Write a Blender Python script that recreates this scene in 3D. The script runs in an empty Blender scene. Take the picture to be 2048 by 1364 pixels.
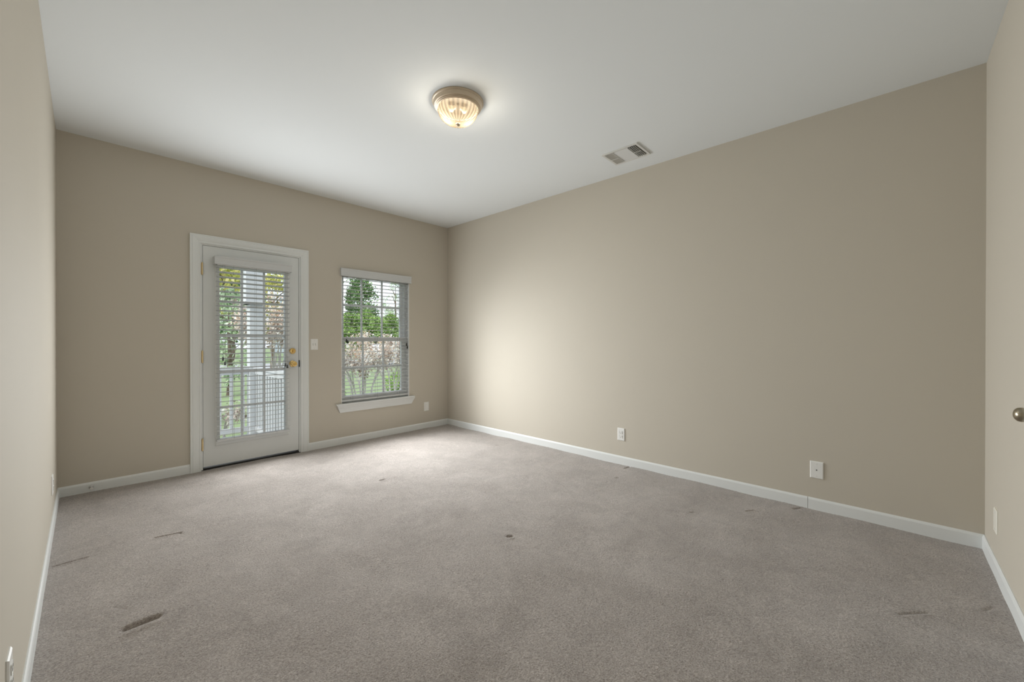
import bpy, bmesh, math, random
import numpy as np
from mathutils import Vector, Matrix

random.seed(7)
rng = np.random.default_rng(7)
PI = math.pi
S = bpy.context.scene
COL = S.collection

# ------------------------------------------------------------------ room sizes (metres)
W, L, H = 3.6284, 4.9116, 2.743          # x: -W..0, y: -L..0, z: 0..H

# ------------------------------------------------------------------ camera
cam_d = bpy.data.cameras.new('camera')
cam = bpy.data.objects.new('camera', cam_d)
COL.objects.link(cam)
cam_d.sensor_fit = 'HORIZONTAL'
cam_d.sensor_width = 36.0
cam_d.lens = 802.5 / 2048 * 36.0
cam_d.clip_start = 0.02
cam_d.clip_end = 300
cam.location = (-3.4864, -4.5121, 1.1798)
_yaw, _pitch = 0.8170, -0.00334
_fw = Vector((math.sin(_yaw) * math.cos(_pitch), math.cos(_yaw) * math.cos(_pitch), math.sin(_pitch)))
cam.rotation_euler = _fw.to_track_quat('-Z', 'Y').to_euler()
S.camera = cam

# ------------------------------------------------------------------ view
S.view_settings.view_transform = 'Standard'
S.view_settings.look = 'None'
S.view_settings.gamma = 1.0
S.view_settings.use_curve_mapping = False
S.view_settings.exposure = 0.0
S.cycles.use_denoising = True
S.cycles.max_bounces = 12
S.cycles.diffuse_bounces = 8
S.cycles.transparent_max_bounces = 24
S.cycles.caustics_reflective = False
S.cycles.caustics_refractive = False
S.cycles.sample_clamp_indirect = 4.0

# ------------------------------------------------------------------ sky
wd = bpy.data.worlds.new('sky')
S.world = wd
wd.use_nodes = True
nt = wd.node_tree
nt.nodes.clear()
_o = nt.nodes.new('ShaderNodeOutputWorld')
_b = nt.nodes.new('ShaderNodeBackground')
_t = nt.nodes.new('ShaderNodeTexCoord')
_n = nt.nodes.new('ShaderNodeTexNoise')
_r = nt.nodes.new('ShaderNodeValToRGB')
_n.inputs['Scale'].default_value = 3.0
_n.inputs['Detail'].default_value = 5.0
_r.color_ramp.elements[0].position = 0.35
_r.color_ramp.elements[0].color = (0.62, 0.70, 0.84, 1)
_r.color_ramp.elements[1].position = 0.62
_r.color_ramp.elements[1].color = (0.90, 0.90, 0.93, 1)
nt.links.new(_t.outputs['Generated'], _n.inputs['Vector'])
nt.links.new(_n.outputs['Fac'], _r.inputs['Fac'])
nt.links.new(_r.outputs['Color'], _b.inputs['Color'])
_b.inputs['Strength'].default_value = 1.85
nt.links.new(_b.outputs['Background'], _o.inputs['Surface'])

sun_d = bpy.data.lights.new('sun', 'SUN')
sun_d.energy = 2.2
sun_d.angle = math.radians(2)
sun_d.color = (1.0, 0.95, 0.86)
sun = bpy.data.objects.new('sun', sun_d)
COL.objects.link(sun)
sun.location = (-20, -6, 30)
sun.rotation_euler = Vector((0.74, 0.15, -0.66)).to_track_quat('-Z', 'Y').to_euler()


def area(name, loc, sx, sz, power, colour, tilt=0.0, spread=180):
    d = bpy.data.lights.new(name, 'AREA')
    d.shape = 'RECTANGLE'
    d.size, d.size_y = sx, sz
    d.energy = power
    d.color = colour
    d.spread = math.radians(spread)
    o = bpy.data.objects.new(name, d)
    COL.objects.link(o)
    o.location = loc
    o.rotation_euler = (math.radians(-90 + tilt), 0, 0)     # shines into the room (-y)
    return o


DAY = (0.96, 0.985, 0.995)
area('window_daylight_fill', (-1.06, -0.036, 1.19), 0.84, 1.36, 14.0, DAY)  # stands in for daylight, added inside the blind since the sky alone is dim
for _i in range(8):                              # added fill strips, tilted down to brighten the floor and far walls
    area('window_fill_beam', (-1.06, -0.068, 0.60 + 0.17 * _i), 0.84, 0.16, 4.45, DAY, 20, 120)
area('door_daylight_fill', (-2.36, -0.092, 1.07), 0.56, 1.56, 34.0, DAY)  # daylight stand-in added in front of the door blind


# ------------------------------------------------------------------ materials
def lin(c):
    return tuple((v / 12.92 if v <= 0.04045 else ((v + 0.055) / 1.055) ** 2.4) for v in c)


def rgb(r, g, b):
    return lin((r / 255, g / 255, b / 255)) + (1.0,)


def mat(name, col, rough=0.5, metal=0.0, bump=0.0, bump_scale=200.0, var=0.0, var_scale=3.0, spec=0.5, sheen=0.0):
    m = bpy.data.materials.new(name)
    m.use_nodes = True
    t = m.node_tree
    p = t.nodes['Principled BSDF']
    p.inputs['Roughness'].default_value = rough
    p.inputs['Metallic'].default_value = metal
    p.inputs['Specular IOR Level'].default_value = spec
    if sheen:
        p.inputs['Sheen Weight'].default_value = sheen
        p.inputs['Sheen Roughness'].default_value = 0.6
    tc = t.nodes.new('ShaderNodeTexCoord')
    n = t.nodes.new('ShaderNodeTexNoise')
    n.inputs['Scale'].default_value = var_scale
    n.inputs['Detail'].default_value = 4
    t.links.new(tc.outputs['Object'], n.inputs['Vector'])
    mx = t.nodes.new('ShaderNodeMix')
    mx.data_type = 'RGBA'
    mx.inputs['A'].default_value = tuple(v * (1 - var) for v in col[:3]) + (1,)
    mx.inputs['B'].default_value = tuple(min(1, v * (1 + var)) for v in col[:3]) + (1,)
    t.links.new(n.outputs['Fac'], mx.inputs['Factor'])
    t.links.new(mx.outputs['Result'], p.inputs['Base Color'])
    if bump:
        n2 = t.nodes.new('ShaderNodeTexNoise')
        n2.inputs['Scale'].default_value = bump_scale
        n2.inputs['Detail'].default_value = 3
        t.links.new(tc.outputs['Object'], n2.inputs['Vector'])
        b = t.nodes.new('ShaderNodeBump')
        b.inputs['Strength'].default_value = bump
        b.inputs['Distance'].default_value = 0.002
        t.links.new(n2.outputs['Fac'], b.inputs['Height'])
        t.links.new(b.outputs['Normal'], p.inputs['Normal'])
    return m


M = {}
M['wall'] = mat('beige_wall_paint', (0.555, 0.515, 0.442, 1), 0.75, bump=0.06, bump_scale=260, var=0.012, spec=0.25)
M['ceil'] = mat('white_ceiling_paint', (0.765, 0.795, 0.81, 1), 0.9, bump=0.05, bump_scale=200, spec=0.15)
M['trim'] = mat('white_trim_paint', (0.74, 0.76, 0.755, 1), 0.38, var=0.01, spec=0.4)
M['door'] = mat('white_door_paint', (0.70, 0.72, 0.715, 1), 0.42, var=0.01, spec=0.4)
M['vinyl'] = mat('white_window_vinyl', (0.86, 0.88, 0.89, 1), 0.4)
M['slat'] = mat('white_blind_slat', (0.60, 0.615, 0.62, 1), 0.5)
M['plate'] = mat('white_plastic_plate', (0.80, 0.80, 0.78, 1), 0.35)
M['plate_almond'] = mat('ivory_plastic_plate', (0.80, 0.78, 0.71, 1), 0.35)
M['dark'] = mat('dark_slot', (0.015, 0.015, 0.015, 1), 0.6)
M['bronze_dark'] = mat('dark_bronze_threshold', (0.02, 0.018, 0.015, 1), 0.5, metal=0.3)
M['brass'] = mat('polished_brass', (0.80, 0.56, 0.22, 1), 0.22, metal=1.0)
M['hinge'] = mat('satin_brass_hinge', (0.78, 0.62, 0.36, 1), 0.35, metal=0.9)
M['nickel'] = mat('antique_nickel', (0.42, 0.37, 0.28, 1), 0.28, metal=1.0)
M['pan'] = mat('brushed_bronze_pan', (0.62, 0.52, 0.40, 1), 0.40, metal=0.4)
M['socket'] = mat('dark_liner_finish', (0.062, 0.054, 0.042, 1), 0.7)  # near-black so the inside of the lamp pan stays dim
M['vent'] = mat('white_register_metal', (0.66, 0.66, 0.64, 1), 0.45)
M['duct'] = mat('dark_duct', (0.05, 0.048, 0.045, 1), 0.8)
M['rubber'] = mat('white_rubber', (0.7, 0.7, 0.68, 1), 0.6)
M['steel'] = mat('spring_steel', (0.55, 0.55, 0.55, 1), 0.3, metal=1.0)
M['cord'] = mat('grey_cord', (0.30, 0.31, 0.30, 1), 0.8)
M['tassel'] = mat('dark_tassel', (0.02, 0.022, 0.02, 1), 0.5)
M['porch_white'] = mat('white_porch_paint', (0.62, 0.635, 0.65, 1), 0.5)
M['porch_floor'] = mat('grey_porch_boards', (0.42, 0.42, 0.40, 1), 0.7, var=0.08, var_scale=6)
M['lawn'] = mat('lawn_grass', (0.24, 0.31, 0.15, 1), 0.9, var=0.35, var_scale=1.5)
M['street'] = mat('pale_street', (0.40, 0.40, 0.40, 1), 0.9, var=0.1)
M['bark'] = mat('tree_bark', (0.16, 0.12, 0.09, 1), 0.9, var=0.2, var_scale=8)
M['pale_bark'] = mat('pale_smooth_bark', (0.52, 0.49, 0.46, 1), 0.7, var=0.15, var_scale=9)
M['siding'] = mat('grey_siding', (0.42, 0.48, 0.55, 1), 0.7, var=0.05)
M['roofing'] = mat('blue_grey_shingles', (0.20, 0.28, 0.36, 1), 0.9, var=0.15, var_scale=10)
M['carpaint'] = mat('white_car_paint', (0.55, 0.57, 0.62, 1), 0.25)
M['tyre'] = mat('black_tyre', (0.02, 0.02, 0.02, 1), 0.8)
M['carglass'] = mat('tinted_car_glass', (0.10, 0.16, 0.22, 1), 0.1)


def leaf_mat(name, stops, transl=0.25):
    m = bpy.data.materials.new(name)
    m.use_nodes = True
    t = m.node_tree
    p = t.nodes['Principled BSDF']
    p.inputs['Roughness'].default_value = 0.6
    g = t.nodes.new('ShaderNodeNewGeometry')
    r = t.nodes.new('ShaderNodeValToRGB')
    while len(r.color_ramp.elements) < len(stops):
        r.color_ramp.elements.new(0.5)
    for e, (pos, c) in zip(r.color_ramp.elements, stops):
        e.position = pos
        e.color = tuple(min(0.95, 1.08 * v) for v in c[:3]) + (1,)
    t.links.new(g.outputs['Random Per Island'], r.inputs['Fac'])
    t.links.new(r.outputs['Color'], p.inputs['Base Color'])
    tr = t.nodes.new('ShaderNodeBsdfTranslucent')
    t.links.new(r.outputs['Color'], tr.inputs['Color'])
    mix = t.nodes.new('ShaderNodeMixShader')
    mix.inputs['Fac'].default_value = transl
    t.links.new(p.outputs['BSDF'], mix.inputs[1])
    t.links.new(tr.outputs['BSDF'], mix.inputs[2])
    t.links.new(mix.outputs['Shader'], t.nodes['Material Output'].inputs['Surface'])
    return m


M['leaf_dark'] = leaf_mat('dark_green_leaves', [(0, rgb(62, 92, 62)), (0.5, rgb(104, 138, 84)), (1, rgb(152, 180, 110))])
M['leaf_mid'] = leaf_mat('fresh_green_leaves', [(0, rgb(92, 122, 62)), (0.5, rgb(140, 172, 92)), (1, rgb(190, 212, 136))])
M['leaf_pale'] = leaf_mat('pale_green_leaves', [(0, rgb(130, 152, 120)), (0.5, rgb(178, 196, 160)), (1, rgb(226, 236, 214))])
M['leaf_yellow'] = leaf_mat('yellow_green_leaves', [(0, rgb(150, 160, 80)), (0.5, rgb(200, 200, 120)), (1, rgb(240, 226, 170))], 0.5)
M['leaf_dry'] = leaf_mat('dry_brown_leaves', [(0, rgb(124, 112, 102)), (0.3, rgb(176, 158, 146)), (0.6, rgb(222, 212, 204)), (1, rgb(246, 240, 234))])
M['leaf_bloom'] = leaf_mat('cream_pink_blooms', [(0, rgb(200, 160, 136)), (0.5, rgb(240, 222, 206)), (1, rgb(255, 246, 236))])


def glass_mat(name, tint, gloss=0.6):
    m = bpy.data.materials.new(name)
    m.use_nodes = True
    t = m.node_tree
    t.nodes.remove(t.nodes['Principled BSDF'])
    tr = t.nodes.new('ShaderNodeBsdfTransparent')
    tr.inputs['Color'].default_value = tint
    gl = t.nodes.new('ShaderNodeBsdfGlossy')
    gl.inputs['Roughness'].default_value = 0.02
    fr = t.nodes.new('ShaderNodeFresnel')
    fr.inputs['IOR'].default_value = 1.3
    mul = t.nodes.new('ShaderNodeMath')
    mul.operation = 'MULTIPLY'
    mul.inputs[1].default_value = gloss
    t.links.new(fr.outputs['Fac'], mul.inputs[0])
    mx = t.nodes.new('ShaderNodeMixShader')
    t.links.new(mul.outputs[0], mx.inputs['Fac'])
    t.links.new(tr.outputs['BSDF'], mx.inputs[1])
    t.links.new(gl.outputs['BSDF'], mx.inputs[2])
    t.links.new(mx.outputs['Shader'], t.nodes['Material Output'].inputs['Surface'])
    return m


M['glass'] = glass_mat('clear_window_glass', (0.95, 0.97, 0.97, 1))


# ------------------------------------------------------------------ mesh builder
class MB:
    def __init__(self):
        self.bm = bmesh.new()

    def box(self, x0, x1, y0, y1, z0, z1, bev=0.0, rot=None, piv=None):
        bm = self.bm
        r = bmesh.ops.create_cube(bm, size=1.0)
        vs = r['verts']
        bmesh.ops.scale(bm, vec=(abs(x1 - x0), abs(y1 - y0), abs(z1 - z0)), verts=vs)
        c = Vector(((x0 + x1) / 2, (y0 + y1) / 2, (z0 + z1) / 2))
        bmesh.ops.translate(bm, vec=c, verts=vs)
        if bev:
            es = list({e for v in vs for e in v.link_edges})
            rr = bmesh.ops.bevel(bm, geom=es, offset=bev, segments=2, affect='EDGES', profile=0.5)
            vs = list({v for f in rr['faces'] for v in f.verts} | {v for v in vs if v.is_valid})
        if rot is not None:
            bmesh.ops.rotate(bm, cent=piv or c, matrix=rot, verts=vs)
        return vs

    def lathe(self, prof, seg=48, mtx=None, rib=None):
        """prof: (radius, height) list around local z."""
        bm = self.bm
        rings = []
        for k, (r, h) in enumerate(prof):
            if r < 1e-6:
                rings.append([bm.verts.new((0, 0, h))])
            else:
                ring = []
                for i in range(seg):
                    a = 2 * PI * i / seg
                    rr = r * (1 + (rib(k, a) if rib else 0))
                    ring.append(bm.verts.new((rr * math.cos(a), rr * math.sin(a), h)))
                rings.append(ring)
        fs = []
        for a, b in zip(rings, rings[1:]):
            for i in range(seg):
                j = (i + 1) % seg
                if len(a) == 1 and len(b) == 1:
                    continue
                if len(a) == 1:
                    fs.append(bm.faces.new((a[0], b[i], b[j])))
                elif len(b) == 1:
                    fs.append(bm.faces.new((a[i], a[j], b[0])))
                else:
                    fs.append(bm.faces.new((a[i], a[j], b[j], b[i])))
        for f in fs:
            f.smooth = True
        vs = [v for r in rings for v in r]
        if mtx is not None:
            bmesh.ops.transform(bm, matrix=mtx, verts=vs)
        return vs

    def tube(self, pts, rad, seg=8, cap=True):
        bm = self.bm
        pts = [Vector(p) for p in pts]
        rads = rad if isinstance(rad, (list, tuple)) else [rad] * len(pts)
        rings = []
        for i, p in enumerate(pts):
            d = (pts[min(i + 1, len(pts) - 1)] - pts[max(i - 1, 0)]).normalized()
            u = d.orthogonal().normalized() if i == 0 else (u - d * u.dot(d)).normalized()
            v = d.cross(u)
            rings.append([bm.verts.new(p + rads[i] * (math.cos(2 * PI * k / seg) * u + math.sin(2 * PI * k / seg) * v)) for k in range(seg)])
        for a, b in zip(rings, rings[1:]):
            for k in range(seg):
                f = bm.faces.new((a[k], a[(k + 1) % seg], b[(k + 1) % seg], b[k]))
                f.smooth = True
        if cap:
            bm.faces.new(rings[0][::-1])
            bm.faces.new(rings[-1])

    def prism(self, prof, a, b, ax, ay):
        """Extrude the 2-D outline prof (u, v) from point a to b, u along ax and v along ay."""
        bm = self.bm
        a, b, ax, ay = Vector(a), Vector(b), Vector(ax), Vector(ay)
        r0 = [bm.verts.new(a + ax * u + ay * v) for u, v in prof]
        r1 = [bm.verts.new(b + ax * u + ay * v) for u, v in prof]
        n = len(prof)
        for i in range(n):
            j = (i + 1) % n
            bm.faces.new((r0[i], r0[j], r1[j], r1[i]))
        bm.faces.new(r0[::-1])
        bm.faces.new(r1)

    def sweep_frame(self, prof, path, n, closed=False):
        """Sweep prof (w, t) along a flat mitred path; w is to the outside (left-hand normal in plane), t along n."""
        bm = self.bm
        n = Vector(n)
        P = [Vector(p) for p in path]
        k = len(P)
        rings = []
        for i in range(k):
            if closed:
                d0 = (P[i] - P[i - 1]).normalized()
                d1 = (P[(i + 1) % k] - P[i]).normalized()
            else:
                d0 = (P[i] - P[i - 1]).normalized() if i else (P[1] - P[0]).normalized()
                d1 = (P[i + 1] - P[i]).normalized() if i < k - 1 else d0
            o0, o1 = d0.cross(n), d1.cross(n)
            m = o0 + o1
            m = m / max(1e-6, m.dot(o0))
            rings.append([bm.verts.new(P[i] + m * w + n * t) for w, t in prof])
        pairs = list(zip(rings, rings[1:])) + ([(rings[-1], rings[0])] if closed else [])
        q = len(prof)
        for a, b in pairs:
            for i in range(q):
                j = (i + 1) % q
                bm.faces.new((a[i], a[j], b[j], b[i]))
        if not closed:
            bm.faces.new(rings[0][::-1])
            bm.faces.new(rings[-1])

    def build(self, name, m, parent=None, smooth=False, world=True):
        bm = self.bm
        bmesh.ops.recalc_face_normals(bm, faces=bm.faces[:])
        me = bpy.data.meshes.new(name)
        bm.to_mesh(me)
        bm.free()
        o = bpy.data.objects.new(name, me)
        COL.objects.link(o)
        me.materials.append(m)
        if smooth:
            for p in me.polygons:
                p.use_smooth = True
        if any(p.use_smooth for p in me.polygons):
            me.set_sharp_from_angle(angle=math.radians(38))
        if parent is not None:
            o.parent = parent
            if world:                               # geometry was written in world space
                off = Vector((0, 0, 0))
                q = parent
                chain = Matrix.Identity(4)
                while q is not None:
                    chain = q.matrix_basis @ chain
                    q = q.parent
                me.transform(chain.inverted())
        return o


def boxes(name, m, parent, *bx, bev=0.0):
    b = MB()
    for t in bx:
        b.box(*t, bev=bev)
    return b.build(name, m, parent)


def tag(o, label, cat, group=None, kind=None):
    o['label'] = label
    o['category'] = cat
    if group:
        o['group'] = group
    if kind:
        o['kind'] = kind
    return o


def empty(name, loc, label, cat, group=None, kind=None, rz=0.0):
    o = bpy.data.objects.new(name, None)
    COL.objects.link(o)
    o.empty_display_size = 0.1
    o.location = loc
    o.rotation_euler = (0, 0, rz)
    return tag(o, label, cat, group, kind)


def copy_tree(o, parent=None):
    c = o.copy()
    COL.objects.link(c)
    if parent is not None:
        c.parent = parent
    for ch in list(o.children):
        copy_tree(ch, c)
    return c


# ------------------------------------------------------------------ room shell
T = 0.16
DX0, DX1, DZ = -2.772, -1.932, 2.050          # door opening
WX0, WX1, WZ0, WZ1 = -1.498, -0.620, 0.434, 1.980   # window opening

b = MB()
for (x0, x1, z0, z1) in ((-W - T, DX0, -0.1, H), (DX0, DX1, DZ, H), (DX1, WX0, -0.1, H),
                         (WX0, WX1, -0.1, WZ0), (WX0, WX1, WZ1, H), (WX1, T, -0.1, H)):
    b.box(x0, x1, 0, T, z0, z1)
tag(b.build('wall_back', M['wall']), 'beige back wall holding the glazed door and the window', 'wall', kind='structure')
tag(boxes('wall_right', M['wall'], None, (0, T, -L, 0, -0.1, H)), 'long plain beige wall with one outlet and one cable plate', 'wall', kind='structure')
tag(boxes('wall_left', M['wall'], None, (-W - T, -W, -L, 0, -0.1, H)), 'beige side wall running along the left edge of the photo', 'wall', kind='structure')
FX0, FX1, FZ = -1.915, -1.095, 2.050          # second door, in the front wall
b = MB()
for (x0, x1, z0, z1) in ((-W - T, FX0, -0.1, H), (FX0, FX1, FZ, H), (FX1, T, -0.1, H)):
    b.box(x0, x1, -L - T, -L, z0, z1)
tag(b.build('wall_front', M['wall']), 'narrow strip of beige wall at the right edge, beside the metal knob', 'wall', kind='structure')
tag(boxes('ceiling', M['ceil'], None, (-W - T, T, -L - T, T, H, H + 0.12)), 'flat white ceiling with one round light', 'ceiling', kind='structure')

# ------------------------------------------------------------------ carpet floor with furniture dents
step = 0.0055
nx, ny = int(W / step) + 1, int(L / step) + 1
gx = np.linspace(-W, 0, nx)
gy = np.linspace(-L, 0, ny)
X, Y = np.meshgrid(gx, gy)
Z = np.zeros_like(X)


def dent(x0, y0, x1, y1, wid, dep, lip=0.0):
    """A pressed slit from a to b; lip raises the pile on its near side."""
    global Z
    dx, dy = x1 - x0, y1 - y0
    ln = math.hypot(dx, dy) + 1e-9
    ux, uy = dx / ln, dy / ln
    s = (X - x0) * ux + (Y - y0) * uy
    d = -(X - x0) * uy + (Y - y0) * ux
    e = np.maximum(0, np.maximum(-s, s - ln))
    Z -= dep * np.exp(-(d / wid) ** 2) * np.exp(-(e / (wid * 1.2)) ** 2)
    if lip:
        Z += lip * np.exp(-((d + 2.2 * wid) / (1.4 * wid)) ** 2) * np.exp(-(e / (wid * 1.5)) ** 2)


dent(-3.202, -1.324, -3.089, -1.345, 0.006, 0.015, 0.003)
dent(-3.089, -1.345, -3.085, -1.370, 0.006, 0.007)
dent(-3.599, -1.335, -3.484, -1.337, 0.006, 0.012, 0.003)
dent(-3.367, -2.237, -3.284, -2.235, 0.014, 0.030)
dent(-3.362, -2.285, -3.290, -2.283, 0.022, -0.006)
dent(-3.40, -2.02, -3.36, -2.08, 0.006, 0.003)
dent(-1.782, -1.399, -1.758, -1.403, 0.010, 0.012, 0.004)
dent(-1.745, -2.853, -1.735, -2.859, 0.011, 0.014, 0.004)
dent(-0.085, -2.745, -0.015, -2.757, 0.007, 0.008)
dent(-0.360, -3.800, -0.300, -3.840, 0.007, 0.007, 0.003)
dent(-1.085, -4.550, -0.986, -4.638, 0.006, 0.005, 0.002)
dent(-0.800, -4.820, -0.750, -4.850, 0.006, 0.005)
dent(-0.649, -3.530, -0.640, -3.545, 0.008, 0.006)
dent(-0.335, -1.310, -0.320, -1.322, 0.009, 0.007)
dent(-0.380, -2.815, -0.360, -2.823, 0.008, 0.007)
dent(-0.100, -4.030, -0.045, -4.065, 0.007, 0.007)
# soft wear: slow swells of the pile
for _ in range(26):
    kx, ky = rng.normal(0, 9, 2)
    Z += 0.0007 * np.sin(kx * X + ky * Y + rng.uniform(0, 6.28))
Z -= Z.max() * 0.3
Z += 0.0004 * rng.standard_normal(Z.shape)
co = np.stack([X, Y, Z], -1).reshape(-1, 3).astype(np.float32)
idx = np.arange(nx * ny).reshape(ny, nx)
q = np.stack([idx[:-1, :-1], idx[:-1, 1:], idx[1:, 1:], idx[1:, :-1]], -1).reshape(-1, 4)
me = bpy.data.meshes.new('floor')
me.vertices.add(len(co))
me.vertices.foreach_set('co', co.ravel())
me.loops.add(q.size)
me.loops.foreach_set('vertex_index', q.ravel().astype(np.int32))
me.polygons.add(len(q))
me.polygons.foreach_set('loop_start', np.arange(0, q.size, 4, dtype=np.int32))
me.polygons.foreach_set('loop_total', np.full(len(q), 4, dtype=np.int32))
me.polygons.foreach_set('use_smooth', np.ones(len(q), dtype=bool))
me.update()
floor = bpy.data.objects.new('floor', me)
COL.objects.link(floor)
tag(floor, 'worn taupe carpet with furniture dents across the room', 'floor', kind='structure')

m = bpy.data.materials.new('taupe_cut_pile_carpet')
m.use_nodes = True
t = m.node_tree
p = t.nodes['Principled BSDF']
p.inputs['Roughness'].default_value = 0.95
p.inputs['Specular IOR Level'].default_value = 0.1
p.inputs['Sheen Weight'].default_value = 0.35
p.inputs['Sheen Roughness'].default_value = 0.5
tc = t.nodes.new('ShaderNodeTexCoord')


def noise(scale, detail, dist=0.0, rough=0.5):
    n = t.nodes.new('ShaderNodeTexNoise')
    n.inputs['Scale'].default_value = scale
    n.inputs['Detail'].default_value = detail
    n.inputs['Roughness'].default_value = rough
    n.inputs['Distortion'].default_value = dist
    t.links.new(tc.outputs['Object'], n.inputs['Vector'])
    return n


def ramp(src, stops):
    r = t.nodes.new('ShaderNodeValToRGB')
    for e, (pos, c) in zip(r.color_ramp.elements, stops):
        e.position = pos
        e.color = c
    t.links.new(src, r.inputs['Fac'])
    return r


tuft = noise(150, 3, 0.6, 0.7)
wear = noise(2.2, 5, 0.8, 0.6)
lay = noise(7.5, 4, 1.2, 0.6)
r1 = ramp(tuft.outputs['Fac'], [(0.33, (0.235, 0.203, 0.182, 1)), (0.66, (0.49, 0.446, 0.415, 1))])
r2 = ramp(wear.outputs['Fac'], [(0.36, (0.91, 0.90, 0.89, 1)), (0.64, (1.07, 1.07, 1.07, 1))])
r3 = ramp(lay.outputs['Fac'], [(0.35, (0.92, 0.92, 0.92, 1)), (0.65, (1.06, 1.06, 1.06, 1))])
m1 = t.nodes.new('ShaderNodeMix'); m1.data_type = 'RGBA'; m1.blend_type = 'MULTIPLY'; m1.inputs['Factor'].default_value = 1
m2 = t.nodes.new('ShaderNodeMix'); m2.data_type = 'RGBA'; m2.blend_type = 'MULTIPLY'; m2.inputs['Factor'].default_value = 1
t.links.new(r1.outputs['Color'], m1.inputs['A']); t.links.new(r2.outputs['Color'], m1.inputs['B'])
t.links.new(m1.outputs['Result'], m2.inputs['A']); t.links.new(r3.outputs['Color'], m2.inputs['B'])
t.links.new(m2.outputs['Result'], p.inputs['Base Color'])
bp = t.nodes.new('ShaderNodeBump')
bp.inputs['Strength'].default_value = 0.9
bp.inputs['Distance'].default_value = 0.006
t.links.new(tuft.outputs['Fac'], bp.inputs['Height'])
t.links.new(bp.outputs['Normal'], p.inputs['Normal'])
me.materials.append(m)

# ------------------------------------------------------------------ baseboards
BBH, BBT = 0.0755, 0.011
BP = [(0, -0.01), (BBT, -0.01), (BBT, BBH - 0.014), (BBT * 0.75, BBH - 0.006), (BBT * 0.35, BBH), (0, BBH)]
CO = 0.078                                     # casing width


def baseboard(name, a, c, inward, label):
    bb = MB()
    bb.prism(BP, a, c, inward, (0, 0, 1))
    tag(bb.build(name, M['trim']), label, 'baseboard', kind='structure')


baseboard('baseboard_back', (-W, 0, 0), (DX0 - CO + 0.002, 0, 0), (0, -1, 0), 'short white baseboard between room corner and glazed door')
baseboard('baseboard_back', (DX1 + CO - 0.002, 0, 0), (0, 0, 0), (0, -1, 0), 'white baseboard running under the window and outlet')
baseboard('baseboard_right', (0, -4.099, 0), (0, 0, 0), (-1, 0, 0), 'long white baseboard along the wide plain wall')
baseboard('baseboard_right', (0, -L, 0), (0, -4.101, 0), (-1, 0, 0), 'shorter white baseboard piece past the butt joint, below the cable plate')
baseboard('baseboard_left', (-W, -L, 0), (-W, 0, 0), (1, 0, 0), 'white baseboard along the wall at the left edge of the photo')
baseboard('baseboard_front', (FX1 + 0.057, -L, 0), (0, -L, 0), (0, 1, 0), 'short white baseboard at the right edge below the metal knob')
baseboard('baseboard_front', (-W, -L, 0), (FX0 - 0.057, -L, 0), (0, 1, 0), 'white baseboard on the front wall beside the second door')

# ------------------------------------------------------------------ glazed door (door_1)
door = empty('door_1', (-2.352, 0, 0), 'white hinged door with a tall fifteen-pane glass and brass knob', 'door', kind='structure')
CP = [(0.0, 0.0), (0.0, 0.011), (0.008, 0.014), (0.014, 0.0115), (0.020, 0.0115), (0.026, 0.014),
      (0.040, 0.017), (0.058, 0.019), (0.064, 0.016), (0.069, 0.019), (CO, 0.019), (CO, 0.0)]
bc = MB()
ix0, ix1, iz = DX0 + 0.001, DX1 - 0.001, DZ - 0.004
bc.sweep_frame(CP, [(ix0, 0, -0.005), (ix0, 0, iz), (ix1, 0, iz), (ix1, 0, -0.005)][::-1], (0, -1, 0))
bc.build('casing', M['trim'], door)
boxes('jamb', M['trim'], door, (DX0, DX0 + 0.0145, -0.001, T, 0, DZ - 0.0005), (DX1 - 0.0145, DX1, -0.001, T, 0, DZ - 0.0005),
      (DX0 + 0.0145, DX1 - 0.0145, -0.001, T, DZ - 0.0145, DZ - 0.0005),
      (DX0 + 0.0145, DX0 + 0.03, 0.048, 0.075, 0, DZ - 0.0145), (DX1 - 0.03, DX1 - 0.0145, 0.048, 0.075, 0, DZ - 0.0145))
boxes('threshold', M['bronze_dark'], door, (DX0, DX1, 0.001, T + 0.03, -0.02, 0.012))  # near-black tone stands for the dark gap under the door
SX0, SX1, SZ0, SZ1 = -2.7545, -1.9495, 0.026, 2.0325
GX0, GX1, GZ0, GZ1 = -2.632, -2.080, 0.235, 1.872
slab = MB()
for t4 in ((SX0, GX0, 0.002, 0.046, SZ0, SZ1), (GX1, SX1, 0.002, 0.046, SZ0, SZ1),
           (GX0, GX1, 0.002, 0.046, SZ0, GZ0), (GX0, GX1, 0.002, 0.046, GZ1, SZ1)):
    slab.box(*t4)
slab = slab.build('door_slab', M['door'], door)
lf = MB()
LP = [(0.0, 0.006), (0.0, -0.010), (0.010, -0.012), (0.026, -0.011), (0.034, -0.004), (0.036, 0.002), (0.036, 0.006)]
lf.sweep_frame([(w, -tt) for w, tt in LP], [(GX0, 0.002, GZ0), (GX0, 0.002, GZ1), (GX1, 0.002, GZ1), (GX1, 0.002, GZ0)][::-1], (0, -1, 0), closed=True)
lf.build('glass_frame', M['door'], slab)
boxes('glass', M['glass'], slab, (GX0, GX1, 0.022, 0.026, GZ0, GZ1))
mu = MB()
for xm in (-2.451, -2.263):
    mu.box(xm - 0.010, xm + 0.010, 0.014, 0.034, GZ0, GZ1, bev=0.003)
for zm in (0.548, 0.884, 1.212, 1.535):
    mu.box(GX0, GX1, 0.015, 0.033, zm - 0.010, zm + 0.010, bev=0.003)
mu.build('muntin_grid', M['vinyl'], slab)
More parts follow.
